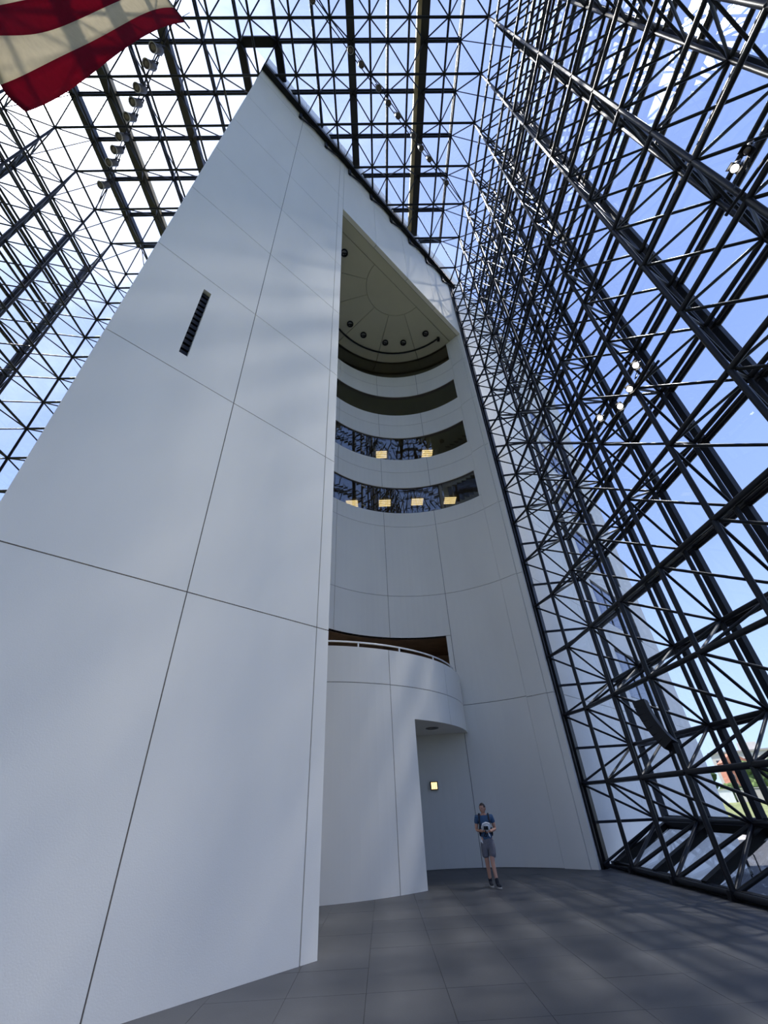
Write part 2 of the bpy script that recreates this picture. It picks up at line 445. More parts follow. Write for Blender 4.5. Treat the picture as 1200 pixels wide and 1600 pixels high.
# rooms behind the bands
for k, (z0, z1) in enumerate(BANDS):
    room = thing('window_%d' % (k + 1), ['curved dark window band, lowest of the four in the white recess', 'curved dark window band, second from the bottom in the recess',
        'curved dark window band, third from the bottom in the recess', 'curved dark window band right under the recess soffit'][k], 'window', kind='structure')
    for i in range(6):
        a0 = 3.6 + (176.0 - 3.6) * i / 6; a1 = 3.6 + (176.0 - 3.6) * (i + 1) / 6
        arc_mb(RU, RN, RR + 0.07, RR + 0.10, a0 + 0.02, a1 - 0.02, z0, z1).obj('pane', M_WGLASS, room)
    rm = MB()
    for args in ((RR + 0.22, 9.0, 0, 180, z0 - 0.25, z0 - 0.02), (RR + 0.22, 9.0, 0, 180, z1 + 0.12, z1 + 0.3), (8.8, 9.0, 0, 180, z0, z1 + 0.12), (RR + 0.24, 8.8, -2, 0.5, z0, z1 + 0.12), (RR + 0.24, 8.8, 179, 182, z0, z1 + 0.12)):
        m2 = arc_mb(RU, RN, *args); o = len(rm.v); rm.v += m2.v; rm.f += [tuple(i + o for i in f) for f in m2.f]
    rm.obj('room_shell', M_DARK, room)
# gallery behind the balcony
gal = MB()
for args in ((RR + 0.02, 8.2, DO[0] - 12, DO[1], 4.5, 4.74), (RR + 0.22, 8.2, DO[0] - 12, DO[1], 7.49, 7.7), (8.0, 8.2, DO[0] - 12, DO[1], 4.74, 7.5), (RR + 0.25, 8.2, DO[0] - 12, DO[0] - 10, 4.74, 7.5)):
    m2 = arc_mb(RU, RN, *args); o = len(gal.v); gal.v += m2.v; gal.f += [tuple(i + o for i in f) for f in m2.f]
gal.obj('gallery_lining', M_BROWN, recess)
# soffit
soffit = thing('ceiling_soffit', 'flat beige soffit closing the top of the recess', 'ceiling', kind='structure')
def sector(r0, r1, a0, a1, z0, z1, nm='soffit_panel', m=M_SOFF, par=soffit): return arc_mb(RU, RN, r0, r1, a0, a1, z0, z1).obj(nm, m, par)
SA = [0, 27, 59, 92, 121, 150, 180]
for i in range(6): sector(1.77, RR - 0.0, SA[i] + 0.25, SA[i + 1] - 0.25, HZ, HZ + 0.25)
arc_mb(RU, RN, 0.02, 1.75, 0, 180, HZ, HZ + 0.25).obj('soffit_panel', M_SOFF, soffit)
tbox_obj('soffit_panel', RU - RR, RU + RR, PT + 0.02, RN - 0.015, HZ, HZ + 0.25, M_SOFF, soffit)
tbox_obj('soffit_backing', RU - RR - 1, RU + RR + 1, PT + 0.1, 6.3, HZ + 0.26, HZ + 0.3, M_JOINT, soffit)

# balcony drum
DU, DN, DR = 11.05, 8.25, 6.0
drum = thing('wall_balcony', 'white curved concrete balcony drum standing in the recess', 'wall', kind='structure')
def da_(u): return math.degrees(math.atan2(-math.sqrt(DR * DR - (u - DU) ** 2), u - DU))
def dpanel(u0, u1, z0, z1, nm='panel'): arc_mb(DU, DN, DR - 0.28, DR, da_(u0) + 0.1, da_(u1) - 0.1, z0 + J * (z0 > 0), z1 - J, 2.5).obj(nm, M_CONC, drum)
UE = 14.40
dpanel(6.6, 9.55, 0, 4.69); dpanel(6.6, 9.55, 4.69, 5.73)
dpanel(9.55, 12.25, 4.69, 5.73); dpanel(12.25, UE, 4.69, 5.73)
dpanel(9.55, 10.38, 0, 3.80 + J * 0.98); dpanel(9.55, 12.25, 3.80 - J, 4.69); dpanel(12.25, UE, 3.80 - J, 4.69)
arc_mb(DU, DN, DR - 0.26, DR - 0.02, da_(6.6), da_(10.36), 0, 3.9).obj('joint_backing', M_JOINT, drum)
arc_mb(DU, DN, DR - 0.26, DR - 0.02, da_(6.6), da_(UE - 0.1), 3.83, 5.71).obj('joint_backing', M_JOINT, drum)
# slab of the balcony: soffit seen under the drum
sl = []
for i in range(25):
    u = 7.0 + (UE - 7.0) * i / 24; a = math.radians(da_(u)); sl.append((DU + (DR - 0.27) * math.cos(a), DN + (DR - 0.27) * math.sin(a)))
for i in range(25):
    a = math.radians(28 + (140 - 28) * i / 24); sl.append((RU + (RR + 0.02) * math.cos(a), RN + (RR + 0.02) * math.sin(a)))
sb = MB(); nsl = len(sl)
sb.v = [tuple(T(u, n, 3.82)) for u, n in sl] + [tuple(T(u, n, 4.45)) for u, n in sl]
sb.f = [tuple(range(nsl))[::-1], tuple(range(nsl, 2 * nsl))] + [(i, (i + 1) % nsl, nsl + (i + 1) % nsl, nsl + i) for i in range(nsl)]
sb.obj('balcony_slab', M_CONC, drum)
sl_l = thing('recessed_light', 'small grey oval unlit light in the soffit under the balcony', 'light', loc=T(12.35, 3.25, 3.80))
lm = MB().lathe([(0.22, 0.019), (0.22, 0.0), (0.17, -0.008), (0.17, 0.019)], 20); lm.obj('trim_ring', M_GREYM, sl_l)
MB().lathe([(0.165, 0.018), (0.165, 0.004)], 20).obj('lens', M_LENS, sl_l)
# handrail
hr = thing('handrail', 'white curved tubular handrail along the balcony parapet top', 'handrail')
pts = []
for i in range(31):
    a = math.radians(da_(6.7) + (da_(13.6) - da_(6.7)) * i / 30); pts.append(T(DU + (DR - 0.13) * math.cos(a), DN + (DR - 0.13) * math.sin(a), 5.90))
MB().tube(pts, 0.026, 8).obj('rail', M_RAIL, hr, True)
for u in (7.3, 8.62, 10.05, 11.75, 13.35):
    a = math.radians(da_(u)); p = T(DU + (DR - 0.13) * math.cos(a), DN + (DR - 0.13) * math.sin(a), 5.715)
    cyl_obj('post', p, p + Vector((0, 0, 0.19)), 0.024, hr, unit_cyl(M_RAIL))

# ------------------------------------------------------------------ space frame walls and roof
MD, XI, XO, Y0, Z0 = 1.95, 6.516, 8.125, 14.415, 0.088
RZ = Z0 + 17 * MD; RD = 1.75; XL = XI - 12 * MD; YN = Y0 - 12 * MD; DP = XO - XI
EYEV = Vector((0, 0, EYE))
def cam_px(p):
    v = Vector(p) - EYEV; z = v.dot(_F)
    if z < 0.3: return None
    return 600 + FPX * v.dot(_R) / z, 800 - FPX * v.dot(_U) / z, z
def hidden_by_tower(p):
    d = Vector(p) - EYEV; k = d.y - d.x
    if k <= 1e-6: return False
    t = PC / k
    if t >= 1: return False
    q = EYEV + d * t; u = (q.x + q.y) * R2
    return u > -0.36 and q.z < 36.3
def score(a, b, r):
    best = 0; vis = 0
    for t in (0.1, 0.5, 0.9):
        p = a.lerp(b, t); c = cam_px(p)
        if c and -10 < c[0] < 1210 and -10 < c[1] < 1610 and not hidden_by_tower(p):
            vis += 1; best += r * FPX / c[2]
    if not vis: return 0
    ca, cb = cam_px(a.lerp(b, 0.02)), cam_px(a.lerp(b, 0.98))
    ln = math.hypot(ca[0] - cb[0], ca[1] - cb[1]) if ca and cb else 100
    return best * min(ln, 900)
def inside(p, m=0.0): return p.y - p.x > PC + m and p.x > -4.95
def clip_seg(a, b):
    """part of a segment that lies outside the tower; None when nothing does"""
    ia, ib = inside(a), inside(b)
    if not ia and not ib:
        return a, b
    if ia and ib: return None
    if ia: a, b, sw_ = b, a, True
    lo, hi = 0.0, 1.0
    for _ in range(24):
        m = (lo + hi) / 2
        if inside(a.lerp(b, m)): hi = m
        else: lo = m
    e = a.lerp(b, lo)
    return (a, e) if (e - a).length > 0.05 else None

class Frame:
    def __init__(s, name, label, cat='wall'):
        s.root = thing(name, label, cat, kind='structure'); s.t = []; s.nodes = []
        s.m = []
    def tube(s, a, b, r):
        a, b = Vector(a), Vector(b); c = clip_seg(a, b)
        if c: s.t.append((score(c[0], c[1], r), c[0], c[1], r))
    def node(s, p, r=0.085):
        if not inside(p): s.nodes.append((Vector(p), r))
    def mull(s, a, b, w, h, up, m=M_MULL, nm='mullion'):
        a, b = Vector(a), Vector(b); c = clip_seg(a, b)
        if c: s.m.append((score(c[0], c[1], w), c[0], c[1], w, h, up, m, nm))
    def pane(s, quad, nrm):
        """quad: 4 points, clipped by the tower plane; becomes a thin solid sheet"""
        P = [Vector(p) for p in quad]
        if all(inside(p, -0.02) for p in P): return
        if any(inside(p) for p in P) and P[0].x > -5.0:
            Q = []
            for i, p in enumerate(P):
                q = P[(i + 1) % len(P)]; dp, dq = p.y - p.x - PC, q.y - q.x - PC
                if dp <= 0: Q.append(p)
                if dp * dq < 0: Q.append(p.lerp(q, dp / (dp - dq)))
            P = Q
            if len(P) < 3: return
        MB().prism(P, Vector(nrm) * 0.02).obj('pane', M_GLASS, s.root)
    def finish(s, nmax=300, mmax=300):
        s.t.sort(key=lambda q: -q[0])
        n = 0; rest = MB()
        for sc_, a, b, r in s.t:
            if sc_ > 0 and n < nmax: cyl_obj('tube', a, b, r, s.root); n += 1
            else: rest.tube([a, b], r, 6)
        if rest.v:
            tag(rest.obj('tube_lattice', M_STEEL, s.root, False), kind='stuff')
        nd = MB()
        for p, r in s.nodes:
            b0 = len(nd.v)
            nd.v += [tuple(p + Vector(q) * r) for q in ((1, 0, 0), (-1, 0, 0), (0, 1, 0), (0, -1, 0), (0, 0, 1), (0, 0, -1))]
            for f in ((0, 2, 4), (2, 1, 4), (1, 3, 4), (3, 0, 4), (2, 0, 5), (1, 2, 5), (3, 1, 5), (0, 3, 5)): nd.f.append(tuple(b0 + i for i in f))
        if nd.v: tag(nd.obj('tube_joints', M_STEEL, s.root), kind='stuff')
        s.m.sort(key=lambda q: -q[0]); rest = {}
        for i, (sc_, a, b, w_, h_, up, m, nm) in enumerate(s.m):
            if i >= mmax: continue
            if nm == 'glazing_pipe': cyl_obj(nm, a, b, w_ / 2, s.root, PIPE)
            else: bar_obj(nm, a, b, w_, h_, m, s.root, up)

def lattice(F, O, U, V, Nn, a0, a1, b0, b1, oa0, oa1, ob0, ob1, depth, ri=0.058, ro=0.058, rd=0.034):
    """inner nodes on integer (a, b), outer nodes on half integers, joined by diagonals"""
    O, U, V, Nn = Vector(O), Vector(U), Vector(V), Vector(Nn)
    I = lambda a, b: O + U * (a * MD) + V * (b * MD)
    Q = lambda a, b: O + U * (a * MD) + V * (b * MD) + Nn * depth
    A = range(a0, a1 + 1); B = range(b0, b1 + 1)
    for a in A:
        for b in B:
            F.node(I(a, b))
            if a < a1: F.tube(I(a, b), I(a + 1, b), ri)
            if b < b1: F.tube(I(a, b), I(a, b + 1), ri)
    a = oa0
    while a <= oa1 + 1e-6:
        b = ob0
        while b <= ob1 + 1e-6:
            F.node(Q(a, b))
            if a + 1 <= oa1 + 1e-6: F.tube(Q(a, b), Q(a + 1, b), ro)
            if b + 1 <= ob1 + 1e-6: F.tube(Q(a, b), Q(a, b + 1), ro)
            for da0 in (-0.5, 0.5):
                for db0 in (-0.5, 0.5):
                    ia, ib = round(a + da0), round(b + db0)
                    if a0 <= ia <= a1 and b0 <= ib <= b1: F.tube(Q(a, b), I(ia, ib), rd)
            b += 1
        a += 1
    return I, Q
GO = 0.26    # glazing stands off the outer nodes
def glaze(F, Q, Nn, U, V, oa0, oa1, ob0, ob1, wv=0.19, wh=0.19, skip=None):
    Nn, U, V = Vector(Nn), Vector(U), Vector(V); off = Nn * GO
    a = oa0
    while a <= oa1 + 1e-6:
        F.mull(Q(a, ob0) + off, Q(a, ob1) + off, wv, 0.13, Nn); a += 1
    b = ob0
    while b <= ob1 + 1e-6:
        F.mull(Q(oa0, b) + off, Q(oa1, b) + off, wh, 0.16, Nn, M_MULLR, 'glazing_pipe'); b += 1
    a = oa0
    while a < oa1 - 1e-6:
        b = ob0
        while b < ob1 - 1e-6:
            F.pane([Q(a, b) + off, Q(a + 1, b) + off, Q(a + 1, b + 1) + off, Q(a, b + 1) + off], Nn); b += 1
        a += 1

EX, EY, EZ = Vector((1, 0, 0)), Vector((0, 1, 0)), Vector((0, 0, 1))
# right wall
FR = Frame('wall_right', 'glass wall of black steel space frame right of the white tower')
IR, QR = lattice(FR, (XI, Y0, Z0), -EY, EZ, EX, 0, 12, 0, 17, -0.5, 11.5, 0.5, 16.5, DP)
glaze(FR, QR, EX, -EY, EZ, -0.5, 11.5, 0.5, 16.5)
CH = 6.22                                  # x of the channel on the tower face
for k in range(0, 18):                     # last bay to the tower face
    e = Vector((CH, CH + PC - 0.03, Z0 + k * MD))
    FR.tube(IR(0, k), e, 0.05); FR.node(e, 0.08)
    for kk in (k - 0.5, k + 0.5):
        if 0.5 <= kk <= 16.5: FR.tube(QR(-0.5, kk), e, 0.034)
cA = Vector((CH + 0.13, CH + 0.13 + PC - 0.05, 0))
for k in range(0, 17):
    q = QR(-0.5, k + 0.5) + EX * GO
    c_ = Vector((cA.x + 0.05, cA.y - 0.02, q.z))
    FR.mull(q, c_, 0.07, 0.07, EZ)
    if k < 16:
        q2 = q + EZ * MD; c2 = c_ + EZ * MD
        FR.pane([q, c_, c2, q2], Vector((0.3, 0.95, 0)))
FR.mull(cA, cA + EZ * RZ, 0.24, 0.16, (R2, -R2, 0), M_BLACK, 'channel')
FR.mull(Vector((CH - 0.06, CH - 0.06 + PC - 0.05, 0)), Vector((CH - 0.06, CH - 0.06 + PC - 0.05, RZ)), 0.07, 0.07, (R2, -R2, 0), M_BLACK, 'channel')
# foot: sloping glass from the outer plane down to the sill
SX = XI + 0.10
FR.mull((SX, Y0 + 1.35, 0.07), (SX, YN, 0.07), 0.16, 0.14, EX, M_BLACK, 'sill')
FR.mull(QR(-0.5, 0.5) + EX * GO - EZ * 0.1, QR(11.5, 0.5) + EX * GO - EZ * 0.1, 0.26, 0.24, EX, M_BLACK, 'sill')
for j in range(13):
    y = Y0 + MD / 2 - j * MD; zt = Z0 + MD / 2
    FR.mull((XO + GO, y, zt - 0.12), (SX, y, 0.10), 0.17, 0.18, EY, M_BLACK)
    FR.tube((XO, y, zt), (XI, y - MD / 2, Z0), 0.045); FR.tube((XO, y, zt), (XI, min(y + MD / 2, Y0 + 1.2), Z0), 0.045)
    if j < 12:
        FR.pane([(SX + 0.05, y, 0.12), (SX + 0.05, y - MD, 0.12), (XO + GO, y - MD, zt - 0.1), (XO + GO, y, zt - 0.1)], Vector((0.5, 0, -0.85)))
for j in range(13):
    p = IR(j, 0); FR.mull(p + Vector((-0.02, 0, 0.05)), p + Vector((-0.05, 0, -0.09)), 0.11, 0.16, EX, M_BLACK, 'foot')
# roof
FC = Frame('ceiling', 'glass roof of steel space frame high above the hall', 'ceiling')
IC, QC = lattice(FC, (XI, Y0, RZ), -EX, -EY, EZ, 0, 12, 0, 12, 0.5, 11.5, 0.5, 11.5, RD)
off = EZ * GO
for k in range(12):
    b = k + 0.5
    FC.mull(QC(0.5, b) + off, QC(11.5, b) + off, 0.20, 0.14, EZ)
    if b in (1.5, 3.5, 8.5, 10.5, 11.5):
        FC.mull(QC(b, 0.5) + off - EZ * 0.1, QC(b, 11.5) + off - EZ * 0.1, 0.42, 0.5, EZ, M_BEAM, 'roof_beam')
        if b == 1.5: FC.mull(QC(b, 0.5) + off - EZ * 0.08 - EX * 0.32, QC(b, 11.5) + off - EZ * 0.08 - EX * 0.32, 0.22, 0.5, EZ, M_TAN, 'lit_side_strip')  # added strip: colour stands for sun on the beam's left side
        if b == 10.5: FC.mull(QC(b, 0.5) + off - EZ * 0.08 + EX * 0.27, QC(b, 11.5) + off - EZ * 0.08 + EX * 0.27, 0.12, 0.46, EZ, M_TAN, 'lit_side_strip')  # added strip: colour stands for the yellow light on the right side
    else: FC.mull(QC(b, 0.5) + off, QC(b, 11.5) + off, 0.16, 0.12, EZ)
for i in range(11):
    for j in range(11):
        a, b = i + 0.5, j + 0.5
        FC.pane([QC(a, b) + off, QC(a, b + 1) + off, QC(a + 1, b + 1) + off, QC(a + 1, b) + off], EZ)
# framed hatch at the tower corner
for a, b in ((QC(5.5, 4.5), QC(5.5, 5.5)), (QC(6.5, 4.5), QC(6.5, 5.5)), (QC(5.5, 5.5), QC(6.5, 5.5))):
    FC.mull(a + EZ * 0.1, b + EZ * 0.1, 0.40, 0.34, EZ, M_BLACK, 'hatch_frame')
# beam where the roof meets the tower
def edge_pt(u, dz=0.0, n=-0.16): return T(u, n, RZ + dz)
bar_obj('edge_beam', edge_pt(-0.4), edge_pt(15.9), 0.26, 0.34, M_BLACK, FC.root, (0, 0, 1))
for k in range(1, 9):
    u = 0.3 + k * 1.77
    bar_obj('hanger', T(u, -0.05, RZ - 0.95), T(u, -0.05, RZ), 0.16, 0.12, M_BLACK, FC.root, ND)
    bar_obj('hanger', T(u, -0.06, RZ - 0.95), T(u + 1.2, -0.12, RZ - 0.1), 0.07, 0.07, M_BLACK, FC.root, ND)
# left wall
FL = Frame('wall_left', 'far glass wall of steel space frame left of the white tower')
IL, QL = lattice(FL, (XL, Y0, Z0), -EY, EZ, -EX, 0, 12, 0, 17, 0.5, 11.5, 0.5, 16.5, DP)
glaze(FL, QL, -EX, -EY, EZ, 0.5, 11.5, 0.5, 16.5)
# far wall behind the tower edge
FF = Frame('wall_far', 'glass wall of steel space frame behind the tower left edge')
IF, QF = lattice(FF, (XI, Y0, Z0), -EX, EZ, EY, 6, 12, 0, 17, 6.5, 11.5, 0.5, 16.5, DP)
glaze(FF, QF, EY, -EX, EZ, 6.5, 11.5, 0.5, 16.5)
# wall behind the photographer
FB = Frame('wall_back', 'glass wall of steel space frame opposite the white tower')
IB, QB = lattice(FB, (XI, YN, Z0), -EX, EZ, -EY, 0, 12, 0, 17, 0.5, 11.5, 0.5, 16.5, DP)
glaze(FB, QB, -EY, -EX, EZ, 0.5, 11.5, 0.5, 16.5)
# bevelled edges between the planes
def bevel(F, P, Qp, nrm, n):
    for i in range(n):
        F.mull(P(i), Qp(i), 0.035, 0.05, Vector(nrm).cross(P(1) - P(0)).normalized() if n > 1 else EZ)
        if i < n - 1: F.pane([P(i), P(i + 1), Qp(i + 1), Qp(i)], nrm)
bevel(FC, lambda i: QC(0.5, i + 0.5) + off, lambda i: QR(i + 0.5, 16.5) + EX * GO, (R2, 0, R2), 12)
bevel(FC, lambda i: QC(11.5, i + 0.5) + off, lambda i: QL(i + 0.5, 16.5) - EX * GO, (-R2, 0, R2), 12)
bevel(FF, lambda i: QC(i + 6.5, 0.5) + off, lambda i: QF(i + 6.5, 16.5) + EY * GO, (0, R2, R2), 6)
bevel(FB, lambda i: QC(i + 0.5, 11.5) + off, lambda i: QB(i + 0.5, 16.5) - EY * GO, (0, -R2, R2), 12)
bevel(FF, lambda i: QL(0.5, i + 0.5) - EX * GO, lambda i: QF(11.5, i + 0.5) + EY * GO, (-R2, R2, 0), 17)
bevel(FB, lambda i: QR(11.5, i + 0.5) + EX * GO, lambda i: QB(0.5, i + 0.5) - EY * GO, (R2, -R2, 0), 17)
bevel(FB, lambda i: QL(11.5, i + 0.5) - EX * GO, lambda i: QB(11.5, i + 0.5) - EY * GO, (-R2, -R2, 0), 17)
for F in (FR, FC, FL, FF): F.finish()
FB.finish(nmax=0)

# ------------------------------------------------------------------ flag hanging from the roof
FT, FBm = Vector((-7.72, 2.86, 31.5)), 16.0
fd = Vector((-0.60, -0.80, 0)); fn = Vector((0.80, -0.60, 0)); SWD = 0.54
flag = thing('flag', 'huge red and white striped flag hanging from the roof frame', 'flag', loc=FT)
def fpt(s, t):
    """s metres across from the right edge, t 0..1 down"""
    sag = 0.22 * math.sin(s * 1.9 + t * 5.0) * t + 0.06 * math.sin(s * 6.0 + t * 14.0) * t * t + 0.10 * math.sin(s * 3.7 - t * 9) * t + 0.30 * math.sin(t * 5.2) * math.exp(-s * 0.35) + 0.20 * t
    z = FT.z - t * (FT.z - FBm) + 0.05 * s * t - (0.25 * t if s < 0.01 else 0) * 0
    p = FT + fd * (0.22 + s + 0.17 * t) + fn * sag
    return Vector((p.x, p.y, z - 0.02)) - FT
NT = 40
for k in range(13):
    mb = MB()
    for i in range(NT + 1):
        for q in range(5):
            p = fpt(k * SWD + SWD * q / 4, i / NT); mb.v.append(tuple(p))
    for i in range(NT):
        for q in range(4):
            o = i * 5 + q; mb.f.append((o, o + 1, o + 6, o + 5))
    canton = k >= 6
    if canton:                    # blue field over the first two fifths of these stripes
        cut = int(NT * 0.4)
        me = mb.mesh(M_RED if k % 2 == 0 else M_WHITE, True); me.materials.append(M_BLUEF)
        for pi, p in enumerate(me.polygons):
            if pi // 4 < cut: p.material_index = 1
        so = link('stripe', me, flag)
    else: so = mb.obj('stripe', M_RED if k % 2 == 0 else M_WHITE, flag, True)
    m_ = so.modifiers.new('cloth', 'SOLIDIFY'); m_.thickness = 0.006
MB().tube([fd * -0.02, fd * 7.45], 0.035, 8).obj('rod', M_BLACK, flag, True)
for s_ in (0.4, 3.6, 6.9): MB().tube([fd * s_, fd * s_ + Vector((0, 0, RZ - FT.z - 0.05))], 0.012, 6).obj('cable', M_BLACK, flag)

# ------------------------------------------------------------------ lamp strings under the roof
LB = {'housing': MB().lathe([(0.10, 0.30), (0.16, 0.24), (0.17, -0.22), (0.155, -0.25)], 16).mesh(M_GREYM, True),
      'rim': MB().lathe([(0.155, -0.25), (0.185, -0.25), (0.185, -0.29), (0.155, -0.29), (0.155, -0.25)], 16, None, False).mesh(M_RIM, True),
      'lens': MB().lathe([(0.15, -0.252), (0.09, -0.262), (0.04, -0.268)], 16).mesh(M_LENS, True),
      'bracket': MB().bar((-0.19, 0, 0.0), (-0.19, 0, 0.42), 0.05, 0.02).bar((0.19, 0, 0.0), (0.19, 0, 0.42), 0.05, 0.02).bar((-0.2, 0, 0.42), (0.2, 0, 0.42), 0.05, 0.03).mesh(M_BLACK)}
def roof_lamp(p, label, group, rz, tilt, k=1.0):
    t = thing('track_spotlight', label, 'spotlight', p, group, rot=(tilt, 0, rz)); t.scale = (k, k, k)
    for nm, me in LB.items(): link(nm, me, t)
ZL = 32.47
left_xy = [(-9.86, 3.64), (-10.42, 4.18), (-11.29, 5.02), (-11.77, 5.55), (-12.35, 6.12), (-13.17, 6.93), (-13.73, 7.48), (-14.31, 8.04), (-15.34, 9.09)]
ORD = ['first', 'second', 'third', 'fourth', 'fifth', 'sixth', 'seventh', 'eighth', 'ninth', 'tenth']
for i, (x, y) in enumerate(left_xy):
    x, y = x * 0.9955, y * 0.9955
    roof_lamp((x, y, 32.55), 'grey barrel spotlight on the left roof string, %s down from the flag' % ORD[i], 'spotlights on the left roof string', math.radians(-45), math.radians(-22), 1.15)
right_xy = [(-2.02, 2.13), (-0.35, 3.72), (0.17, 4.21), (1.04, 5.07), (1.55, 5.64), (2.09, 6.15), (2.98, 6.99), (3.46, 7.53), (3.98, 8.03), (5.11, 9.18)]
for i, (x, y) in enumerate(right_xy):
    roof_lamp((x, y, 32.645), 'grey barrel spotlight on the right roof string, %s from its near end' % ORD[i], 'spotlights on the right roof string', math.radians(45), math.radians(-8), 0.85)
for nm, lab, a, b in (('light_rail', 'black twin pipe rail of the left roof lamp string', (-8.0, 1.85), (-16.6, 10.45)), ('light_rail', 'black twin pipe rail of the right roof lamp string', (-3.0, 1.1), (6.2, 10.3))):
    t = thing(nm, lab, 'rail', (a[0], a[1], RZ - 0.2))
    d = Vector((b[0] - a[0], b[1] - a[1], 0)); pn = Vector((-d.y, d.x, 0)).normalized() * 0.08
    for s_ in (-1, 1): MB().tube([pn * s_, pn * s_ + d], 0.028, 6).obj('pipe', M_STEEL, t, True)

# ------------------------------------------------------------------ spotlights on the right wall frame
def wall_spot(p, label, aim=None, r=0.078, loops=True, lens=None):
    aim = (Vector((0.2, 1.5, 2.2)) - Vector(p)) if aim is None else aim
    t = thing('wall_spotlight', label, 'spotlight', p, 'spotlights on the right wall frame')
    q = aim.to_track_quat('Z', 'Y').to_matrix().to_4x4()
    MB().lathe([(0.06, -0.30), (r * 0.9, -0.22), (r, 0.05), (r * 1.12, 0.08), (r * 1.12, 0.11), (r * 0.95, 0.11), (r * 0.9, 0.06)], 16, q).obj('housing', M_BLACK, t, True)
    MB().lathe([(r * 0.93, 0.10), (r * 0.7, 0.135), (r * 0.3, 0.15)], 16, q).obj('lens', lens or M_LAMP, t, True)
    rr = r * 1.25
    MB().tube([q @ Vector((rr, 0, 0)), q @ Vector((rr, 0, -0.25)), q @ Vector((rr * 0.5, 0, -0.36)), q @ Vector((-rr * 0.5, 0, -0.36)), q @ Vector((-rr, 0, -0.25)), q @ Vector((-rr, 0, 0))], 0.014, 6).obj('yoke', M_BLACK, t)
    # barn door flaps
    for s_ in (-1, 1):
        MB().bar(q @ Vector((-r, s_ * r * 1.15, 0.11)), q @ Vector((r, s_ * r * 1.15, 0.11)), 0.01, 0.12, q.to_3x3() @ Vector((0, s_ * 0.5, 1))).obj('barn_door', M_BLACK, t)
    if loops:
        pts = []
        for i in range(40):
            a = i * 0.45; k = 0.16 + 0.05 * math.sin(i * 1.3)
            pts.append(Vector((0.06 + k * 0.6 * math.cos(a), 0.10 + k * math.sin(a) * 0.9, -0.10 + k * math.cos(a + 0.5) * 0.9)))
        MB().tube(pts, 0.008, 5).obj('cable', M_BLACK, t)
for p, lab in (((6.33, 6.05, 9.99), 'brightest lit spotlight, topmost of the four on the right wall frame'), ((6.40, 6.62, 9.83), 'small lit spotlight second from the top in the right wall cluster'),
               ((6.33, 7.06, 9.72), 'lit spotlight with looped cable, third from the top on the right wall frame'), ((6.33, 7.88, 10.2), 'lit spotlight nearest the tower in the right wall cluster'),
               ((6.33, 2.40, 10.3), 'lit round spotlight with black yoke near the right picture edge'), ((6.30, 2.14, 10.2), 'unlit black spotlight partly cut by the right picture edge')):
    wall_spot(Vector(p), lab, r=0.062 if p[1] < 3 else 0.07, lens=M_LENS if 'partly' in lab else None)
for a, b, lab in (((6.42, 5.6, 9.5), (6.42, 8.4, 9.95), 'black pipe holding the four lit spotlights on the right wall'), ((6.42, 1.6, 9.75), (6.42, 3.0, 10.0), 'black pipe holding spotlights near the right picture edge')):
    t = thing('mounting_pipe', lab, 'pipe', a); MB().tube([(0, 0, 0), Vector(b) - Vector(a)], 0.03, 8).obj('pipe', M_BLACK, t, True)

# curved loudspeaker column
sp = thing('line_array_speaker', 'black curved column of loudspeaker boxes on the right wall frame', 'loudspeaker', (6.22, 10.2, 2.52))
pp = Vector((0, 0, 0)); ang = math.radians(38)
for k in range(7):
    d = Vector((-math.sin(ang) * 0.35, math.sin(ang) * 0.9, math.cos(ang))).normalized()
    c = pp + d * 0.075
    o = link('speaker_box', cube(M_BLACK), sp)
    z = d; x = Vector((R2, R2, 0)).cross(z).normalized(); y = z.cross(x)
    o.matrix_local = Matrix.Translation(c) @ Matrix((x, y, z)).transposed().to_4x4() @ Matrix.Diagonal((0.27, 0.27, 0.143, 1))
    pp = pp + d * 0.15; ang -= math.radians(5.5)
MB().bar((0, 0, -0.05), (0.12, 0.02, -0.05), 0.1, 0.2).obj('bracket', M_BLACK, sp)

# ------------------------------------------------------------------ lights in the recess
DL = [(9.56, 4.38), (10.67, 4.35), (12.07, 3.77), (12.93, 2.96), (13.5, 1.53), (6.62, 1.51)]
DLN = ['leftmost of the lower row on the soffit', 'second from the left on the soffit', 'third from the left on the soffit', 'fourth from the left on the soffit', 'rightmost on the recess soffit', 'high on the soffit beside the left wall edge']
for (u, n), nm in zip(DL, DLN):
    t = thing('soffit_downlight', 'round black ringed downlight, ' + nm, 'light', T(u, n, HZ), 'downlights in the recess soffit')
    MB().lathe([(0.13, 0), (0.20, 0), (0.20, -0.09), (0.15, -0.09), (0.13, -0.02), (0.13, 0)], 18, None, False).obj('ring', M_BLACK, t, True)
    MB().lathe([(0.128, 0.0), (0.12, -0.03)], 16).obj('reflector', M_RIM, t)
    MB().bar((-0.12, 0, -0.05), (0.12, 0.03, -0.05), 0.05, 0.03).bar((0, 0, -0.05), (0.02, 0.12, -0.05), 0.04, 0.03).obj('lamp', M_BLACK, t)
tr = thing('curved_track', 'dark curved track hung below the recess soffit', 'rail', T(RU, RN, HZ))
pts = []
for i in range(37):
    a = math.radians(5 + 165 * i / 36); pts.append(T(RU + 4.36 * math.cos(a), RN + 4.36 * math.sin(a), HZ - 0.07) - T(RU, RN, HZ))
MB().tube(pts, 0.055, 6).obj('rail', M_BLACK, tr, True)
MB().box(pts[0] + Vector((0, 0, -0.08)), 0.16, 0.16, 0.3).obj('end_hook', M_BLACK, tr)
for i in (6, 12, 18, 24, 30): MB().tube([pts[i], pts[i] + Vector((0, 0, 0.07))], 0.02, 5).obj('hanger', M_BLACK, tr)
